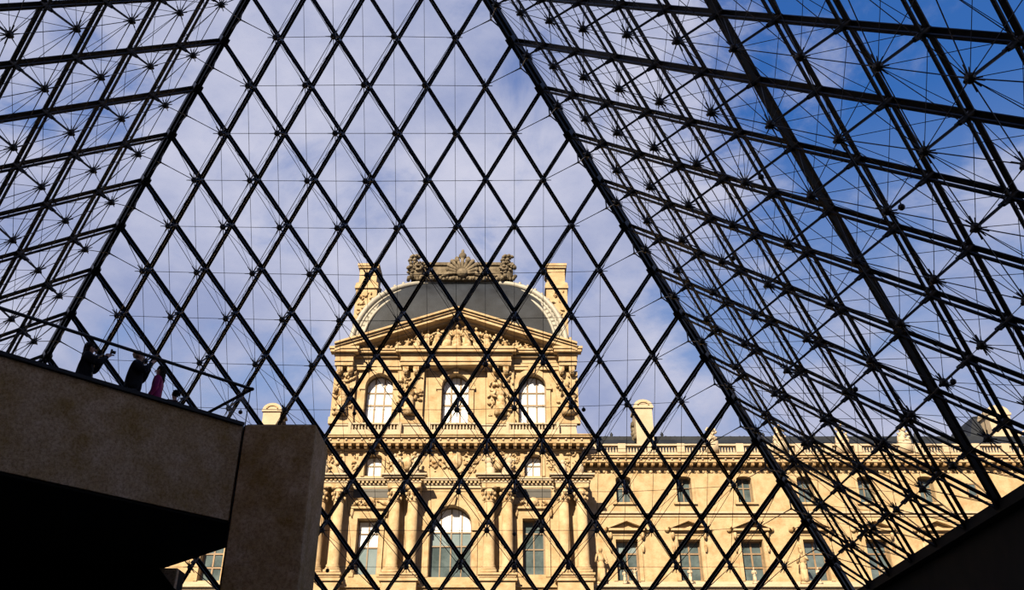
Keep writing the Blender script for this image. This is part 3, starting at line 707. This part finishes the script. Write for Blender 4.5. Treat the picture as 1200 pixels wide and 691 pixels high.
for A_, B_ in zip(arcp, arcp[1:]):
    q = [A_, ins(A_, .95), ins(B_, .95), B_]; v = q + [p+Vector((0, .25, 0)) for p in q]
    mb.add(v, [(0, 1, 2, 3), (7, 6, 5, 4), (0, 4, 5, 1), (2, 6, 7, 3)])
mb.build('roof_arch_band', M['lead'], pav, True)
for s_ in (-1, 1):
    for t in (.62, .72, .82, .92, 1.02):
        w, z = dome_pt(t); MB().ell((s_*w, dome_y(w), z+.32), (.17, .17, .22)).build('roof_finial', M['lead'], pav, True)
for sx in (-1, 1):     # round dormers
    cx, cz = 6.5*sx, 33.3; yd = 2.55
    mb = MB()
    for q in range(16):
        a0, a1 = 2*PI*q/16, 2*PI*(q+1)/16
        mb.prism([(cx+.55*math.cos(a0), cz+.55*math.sin(a0)), (cx+.55*math.cos(a1), cz+.55*math.sin(a1)), (cx+.34*math.cos(a1), cz+.34*math.sin(a1)), (cx+.34*math.cos(a0), cz+.34*math.sin(a0))], yd, yd+1.2)
    mb.box(cx-.4, cx+.4, yd-.05, yd+.8, cz-.66, cz-.52); mb.ell((cx, yd, cz+.58), (.16, .15, .11)); o = mb.build('round_dormer', M['lead'], pav)
    MB().lathe(0, 0, [(.36, 0), (.36, .05)], 16).build('dormer_pane', M['pane_pale'], o).matrix_local = Matrix.Translation((cx, yd+.3, cz)) @ Matrix.Rotation(PI/2, 4, 'X')
    MB().ell((cx+1.1*sx, yd+.25, cz-.05), (.14, .2, .16)).build('roof_hook', M['slate'], pav, True)
Z1, W1, yt = 37.95, 5.0, 4.1
# crest on the dome
yc = yt+.15
mb = MB(); mb.box(-W1, W1, yc-.25, yc+.25, Z1+.1, Z1+.5); mb.box(-W1, W1, yc-.12, yc+.12, Z1+.5, Z1+1.75); mb.box(-W1, W1, yc-.28, yc+.28, Z1+1.75, Z1+2.05); mb.build('crest_wall', M['stone_grey'], pav)
mb = MB()
for q in range(30): x = -W1+.3+q*(2*W1-.6)/29; mb.ell((x, yc-.27, Z1+.3-.12*(q % 2)), (.18, .12, .2), 6, 4)
for s_ in (-1, 1):
    for q in range(9): x = s_*(1.5+q*.22); mb.ell((x, yc-.3, Z1+.55+.10*math.sin(q*.7)), (.2, .16, .13), 6, 4)
mb.build('garland', M['stone_grey'], pav, True)
mb = MB()      # central shell with rays
for q in range(11):
    a = PI*q/10; L_ = 1.55+.55*math.sin(a); d = Vector((math.cos(a), 0, math.sin(a)))
    base = Vector((0, yc-.35, Z1+.75)); mb.tube(base, base+d*L_*.8, .10, .2, 6); mb.ell(base+d*L_*.85, (.24, .17, .24), 6, 5)
mb.ell((0, yc-.45, Z1+.75), (.55, .35, .5), 10, 7); mb.ell((0, yc-.3, Z1+2.75), (.4, .3, .42)); mb.ell((0, yc-.3, Z1+3.25), (.16, .16, .3))
for s_ in (-1, 1): mb.ell((.55*s_, yc-.35, Z1+2.2), (.3, .25, .3)); mb.ell((1.6*s_, yc-.35, Z1+.55), (.5, .25, .18), rot=Matrix.Rotation(.4*s_, 3, 'Y'))
mb.build('crest_shell', M['stone_grey'], pav, True)
for s_ in (-1, 1):  # end ornaments: scrolls and leaves
    mb = MB(); rn = random.Random(40); bx = s_*(W1-.55)
    mb.box(bx-.5, bx+.5, yc-.35, yc+.4, Z1+.1, Z1+1.9)
    for q in range(46):
        t = rn.random(); wd = 1.1*(1-.45*t); a = rn.uniform(.16, .3)
        mb.ell((bx+s_*.1+rn.uniform(-wd, wd)*.85, yc-.2+rn.uniform(-.35, .35), Z1+.1+t*2.75), (a, a, a*.7), 6, 4, Matrix.Rotation(rn.uniform(0, PI), 3, 'Y'))
    for q in range(14):
        a = q*.5; r_ = .62-.035*q; mb.ell((bx-s_*.25+r_*math.cos(a), yc-.5, Z1+1.4+r_*math.sin(a)), (.14, .14, .14), 6, 4)
    mb.build('crest_scroll', M['stone_grey'], pav, True)
# chimneys at the pavilion's shoulders
for sx, cx in ((-1, -9.05), (1, 9.15)):
    ch = MB(); y0, y1 = 3.2, 5.8
    ch.box(cx-1.25, cx+1.25, y0-.3, y1+.3, 28.9, 31.2); ch.box(cx-1.0, cx+1.0, y0-.1, y1+.1, 31.2, 37.2); ch.box(cx-1.12, cx+1.12, y0-.25, y1+.25, 36.5, 36.75); ch.box(cx-1.08, cx+1.08, y0-.2, y1+.2, 36.75, 37.05)
    ch.box(cx-.84, cx+.84, y0+.05, y1, 37.2, 39.3); ch.box(cx-.98, cx+.98, y0-.12, y1+.12, 38.85, 39.05); ch.box(cx-1.05, cx+1.05, y0-.2, y1+.2, 39.05, 39.3); c_ = ch.build('chimney', M['stone'], pav)
    mb = MB(); carve(mb, cx-.8, cx+.8, 32.0, 36.3, y0-.1, 32, 8+sx, (.12, .28)); mb.ell((cx, y0-.2, 33.2), (.5, .25, .6)); mb.build('chimney_carving', M['stone_carved'], c_, True)
    mb = MB(); carve(mb, -.9, .9, -2.2, 2.2, 0, 26, 18+sx, (.15, .3)); o = mb.build('chimney_side_carving', M['stone_grey'], c_, True); o.location = (cx-sx*1.02, 4.4, 35.0); o.rotation_euler = (0, 0, PI/2)

# ------------------------------------------------------------ wings
def upright_statue(parent, x, y, z, h, seed, m='stone_pale'):
    mb = MB(); mb.box(x-.13*h, x+.13*h, y-.25, y+.25, z, z+.2); figure(mb, x, y, z+.2, h, seed=seed, wide=.85); mb.build('statue', M[m], parent, True)
def wing(x0, x1, wins, label, roof_statues=(), small_statues=False, name='palace_wing', loc=(0, 56, 0), chims=(), detail=True, skip_first=True):
    r = tag(empty(name, loc), label, 'building')
    # walls bay by bay
    wl = MB(); xs = [x0] + [(a+b)/2 for a, b in zip(wins, wins[1:])] + [x1]
    for cx, a, b in zip(wins, xs, xs[1:]):
        wall_bay(wl, a, b, 0, 12.6, (cx, .88, 8.75, 11.95, 0)); wall_bay(wl, a, b, 12.6, 18.0, (cx, .62, 15.05, 17.0, .22))
    wl.box(x0, x1, .7, 12, 0, 19.3); wl.build('wall', M['stone'], r)
    for n, cx in enumerate(wins):
        window(r, (cx, .62, 15.05, 17.0, .22), 2, (16.35,), M['wood_pale'], M['pane_dark'], bar=.09, fw=.08)
        window(r, (cx, .88, 8.75, 11.95, 0), 2, (9.85, 10.95), M['wood'], M['pane_dark'] if n else (lambda q, m_: M['pane_pale'] if q == 2 else M['pane_dark']), bar=.13)
        mb = MB(); mb.box(cx-1.2, cx-.9, -.12, 0, 8.7, 11.97); mb.box(cx+.9, cx+1.2, -.12, 0, 8.7, 11.97); mb.box(cx-1.2, cx+1.2, -.12, 0, 11.97, 12.3)
        mb.box(cx-1.45, cx+1.45, -.5, 0, 12.6, 12.78); mb.box(cx-1.3, cx+1.3, -.2, 0, 12.3, 12.6)
        for s_ in (-1, 1): mb.prism([(cx, 13.55), (cx, 13.36), (cx+s_*1.5, 12.78), (cx+s_*1.62, 12.9)], -.55, 0)
        mb.prism([(cx-1.2, 12.78), (cx+1.2, 12.78), (cx, 13.3)], -.12, 0); mb.build('window_pediment', M['stone'], r)
        mb = MB()
        for s_ in (-1, 1): mb.ell((cx+1.3*s_, -.2, 12.3), (.16, .2, .34)); mb.ell((cx+1.28*s_, -.12, 11.3), (.14, .14, .4)); mb.ell((cx+1.72*s_, -.1, 12.75), (.22, .14, .2))
        mb.build('bracket', M['stone_carved'], r, True)
        mb = MB(); o_ = arc(cx, 17.0, .85, 10, .42); i_ = arc(cx, 17.0, .63, 10, .23)
        for q in range(10): mb.prism([o_[q], o_[q+1], i_[q+1], i_[q]], -.08, 0)
        mb.box(cx-.85, cx-.63, -.08, 0, 15.0, 17.0); mb.box(cx+.63, cx+.85, -.08, 0, 15.0, 17.0); mb.box(cx-.95, cx+.95, -.18, 0, 14.85, 15.0); mb.build('window_surround', M['stone'], r)
        if small_statues:
            upright_statue(r, cx+(.35 if n == 0 else -.35), -.9, 8.25, 1.15, n+60)
            if n < 1: upright_statue(r, cx-.45, -.9, 8.25, 1.0, n+70)
    mb = MB(); cornice(mb, x0, x1, 0, [(14.1, 14.25, .16), (13.85, 13.92, .08)], False); cornice(mb, x0, x1, 0, [(7.4, 7.6, .5), (7.6, 7.75, .62), (8.05, 8.25, 1.15), (7.75, 8.05, .9), (8.25, 8.65, .12)], False); mb.build('string_course', M['stone_pale'], r)
    # carved frieze
    mb = MB(); x = x0+.2; rn = random.Random(3)
    while x < x1:
        mb.ell((x, -.02, 17.62), (.17, .07, .13), 6, 4, Matrix.Rotation(rn.uniform(-.6, .6), 3, 'Y')); x += .36
    stuff(mb.build('carved_frieze', M['stone_carved'], r, True))
    mb = MB(); cornice(mb, x0, x1, 0, [(17.85, 17.95, .15), (18.24, 18.34, .72), (18.34, 18.62, .66), (18.62, 18.78, .85), (18.78, 18.86, .95)], False); mb.box(x0, x1, 0, .7, 18.0, 19.1); mb.build('cornice', M['stone'], r)
    x = x0+.3; k = 0
    while x < x1-.1:
        link_mesh('modillion', wmod, r, (x, 0, 18.24)); link_mesh('lion_boss', wboss, r, (x+.32, 0, 18.5)); x += .64; k += 1
    # balustrade
    mb = MB(); mb.box(x0, x1, -.1, .35, 18.86, 19.3); mb.box(x0, x1, -.12, .3, 19.9, 20.05); mb.build('parapet', M['stone_pale'], r)
    bl = MB(); x = x0+.15
    while x < x1: bl.lathe(x, .1, [(.06, 19.3), (.10, 19.45), (.045, 19.7), (.07, 19.9)], 6); x += .25
    stuff(bl.build('baluster_row', M['stone_pale'], r, True))
    px = wins[0]-2.45
    while px < x1:
        if px > x0+.3: MB().box(px-.32, px+.32, -.16, .36, 19.3, 20.08).build('balustrade_pier', M['stone_pale'], r)
        px += 2.5
    rf = MB(); rf.prism([(x0, 19.6), (x1, 19.6), (x1, 22.5), (x0, 22.5)], 4.6, 5.2)
    rf.add([(x0, 1.6, 19.5), (x1, 1.6, 19.5), (x1, 4.8, 22.35), (x0, 4.8, 22.35)], [(0, 1, 2, 3)]); rf.add([(x0, 4.8, 22.35), (x1, 4.8, 22.35), (x1, 12, 24), (x0, 12, 24)], [(0, 1, 2, 3)])
    rf.build('slate_roof', M['slate'], r)
    mb = MB(); x = x0+.3; rn = random.Random(9)
    while x < x1:
        mb.ell((x, 4.75, 22.42), (.2, .1, rn.uniform(.10, .2)), 5, 4); x += .42
    stuff(mb.build('ridge_cresting', M['slate'], r))
    x = wins[0]-.2
    while x < x1: MB().lathe(x, 4.75, [(.16, 22.4), (.1, 22.55), (.16, 22.7), (.02, 22.95)], 6).build('ridge_finial', M['slate'], r, True); x += 4.6
    for q, x in enumerate(roof_statues):
        mb = MB(); mb.box(x-.5, x+.5, -.25, .45, 19.3, 20.3); figure(mb, x-.15, .1, 20.25, 1.75, lean=.2, seed=q+200, wide=1.4); carve(mb, x-.5, x+.6, 20.2, 21.2, 0, 12, q, (.15, .3)); mb.build('roof_sculpture', M['stone_pale'], r, True)
    for cx, zt, zb in chims:
        ch = MB(); y0, y1 = 3.4, 5.6
        ch.box(cx-.78, cx+.78, y0, y1, zb, zt-.9); ch.box(cx-.9, cx+.9, y0-.12, y1+.12, zt-1.0, zt-.8)
        ch.prism(arc(cx, zt-.8, .85, 12, .62), y0-.1, y1+.1); c_ = ch.build('chimney', M['stone_pale'], r)
        ca = MB(); o_, i_ = arc(cx, zt-.72, .55, 10, .36), arc(cx, zt-.72, .42, 10, .25)
        for q in range(10): ca.prism([o_[q], o_[q+1], i_[q+1], i_[q]], y0-.18, y0)
        ca.build('chimney_arch', M['stone'], c_)
        ca = MB(); rn = random.Random(2)
        for q in range(9): ca.ell((cx-.85 if cx > 0 else cx+.85, y0+1+rn.uniform(-.8, .8), zb+1+rn.uniform(.4, 2.2)), (.22, .35, .3))
        ca.build('chimney_scroll', M['stone_grey'], c_, True)
    return r
md = MB(); md.box(-.12, .12, -.66, 0, -.26, 0); wmod = md.mesh('modillion', M['stone_carved'])
bo = MB(); bo.ell((0, -.70, 0), (.10, .09, .09), 7, 5); wboss = bo.mesh('lion_boss', M['stone_pale'], True)
wins_r = [14.08 + 5.02*q for q in range(6)]
wr = wing(10.52, 60, wins_r, 'long golden stone wing with a balustrade, right of the pavilion', roof_statues=(21.8, 27.6, 32.9, 38.2), small_statues=True, chims=((16.75, 25.75, 20.5),))
# statue standing between the pavilion and the first window
upright_statue(wr, 11.85, -.7, 8.3, 2.75, 31, 'stone'); upright_statue(wr, 27.75, -.7, 8.3, 2.6, 37, 'stone')
wins_l = [-14.1 - 5.02*q for q in range(5)][::-1]
wl_ = wing(-37, -10.6, wins_l, 'golden stone wing left of the pavilion, glimpsed under the platform', chims=((-16.9, 25.4, 20.5),))
window(wr, (42.9, .38, 15.5, 16.6, 0), 1, (), M['wood_pale'], M['pane_dark'], y=-.12, fw=.1)
# distant corner roof at the far right
fr = tag(empty('corner_pavilion', (53.6, 69, 2.6)), 'distant corner roof of slate with a pale arched chimney, at the far right', 'building')
mb = MB(); mb.box(-5, 9, 0, 9, -2.6, 21.5); mb.build('wall', M['stone'], fr)
mb = MB(); mb.add([(-3.2, .2, 21.4), (1.4, .2, 21.4), (1.4, 1.8, 26.2), (-1.0, 1.8, 25.9), (-3.2, 9, 21.4), (1.4, 9, 21.4), (1.4, 7, 26.2), (-1.0, 7, 25.9)],
    [(0, 1, 2, 3), (1, 5, 6, 2), (5, 4, 7, 6), (4, 0, 3, 7), (3, 2, 6, 7), (0, 4, 5, 1)]); mb.build('slate_roof', M['slate'], fr)
mb = MB(); mb.box(-.6, 1.6, -.4, 2.2, 21.3, 25.4); mb.box(-.75, 1.75, -.5, 2.3, 25.2, 25.45); mb.prism(arc(.5, 25.45, 1.15, 12, .8), -.45, 2.25); mb.build('chimney', M['stone_pale'], fr)
mb = MB(); carve(mb, 1.4, 5.0, 21.5, 23.6, -.3, 40, 4, (.2, .45)); mb.build('roof_sculpture', M['stone_pale'], fr, True)
mb = MB(); mb.prism([(-3.4, 21.4), (1.0, 21.4), (1.0, 21.8), (-3.4, 21.8)], -.4, .4); mb.build('gutter', M['stone_pale'], fr)
# unseen over-tall block added behind the camera: it shades the hall from the low sun
bw = tag(empty('sun_shade_block', (0, -45, 0)), 'unseen over-tall stone block added behind the viewer to shade the hall', 'building')
mb = MB(); mb.box(-60, 60, -14, 0, 0, 56); mb.build('wall', M['stone'], bw)  # body of the added unseen shade block
mb = MB(); mb.box(-60.5, 60.5, -.1, .8, 54.6, 55.4); mb.build('cornice', M['stone'], bw)
mb = MB(); mb.add([(-60, 0, 56), (60, 0, 56), (60, -7, 59), (-60, -7, 59), (-60, -14, 56), (60, -14, 56)], [(0, 3, 2, 1), (3, 4, 5, 2), (0, 4, 3), (1, 2, 5)]); mb.build('slate_roof', M['slate'], bw)
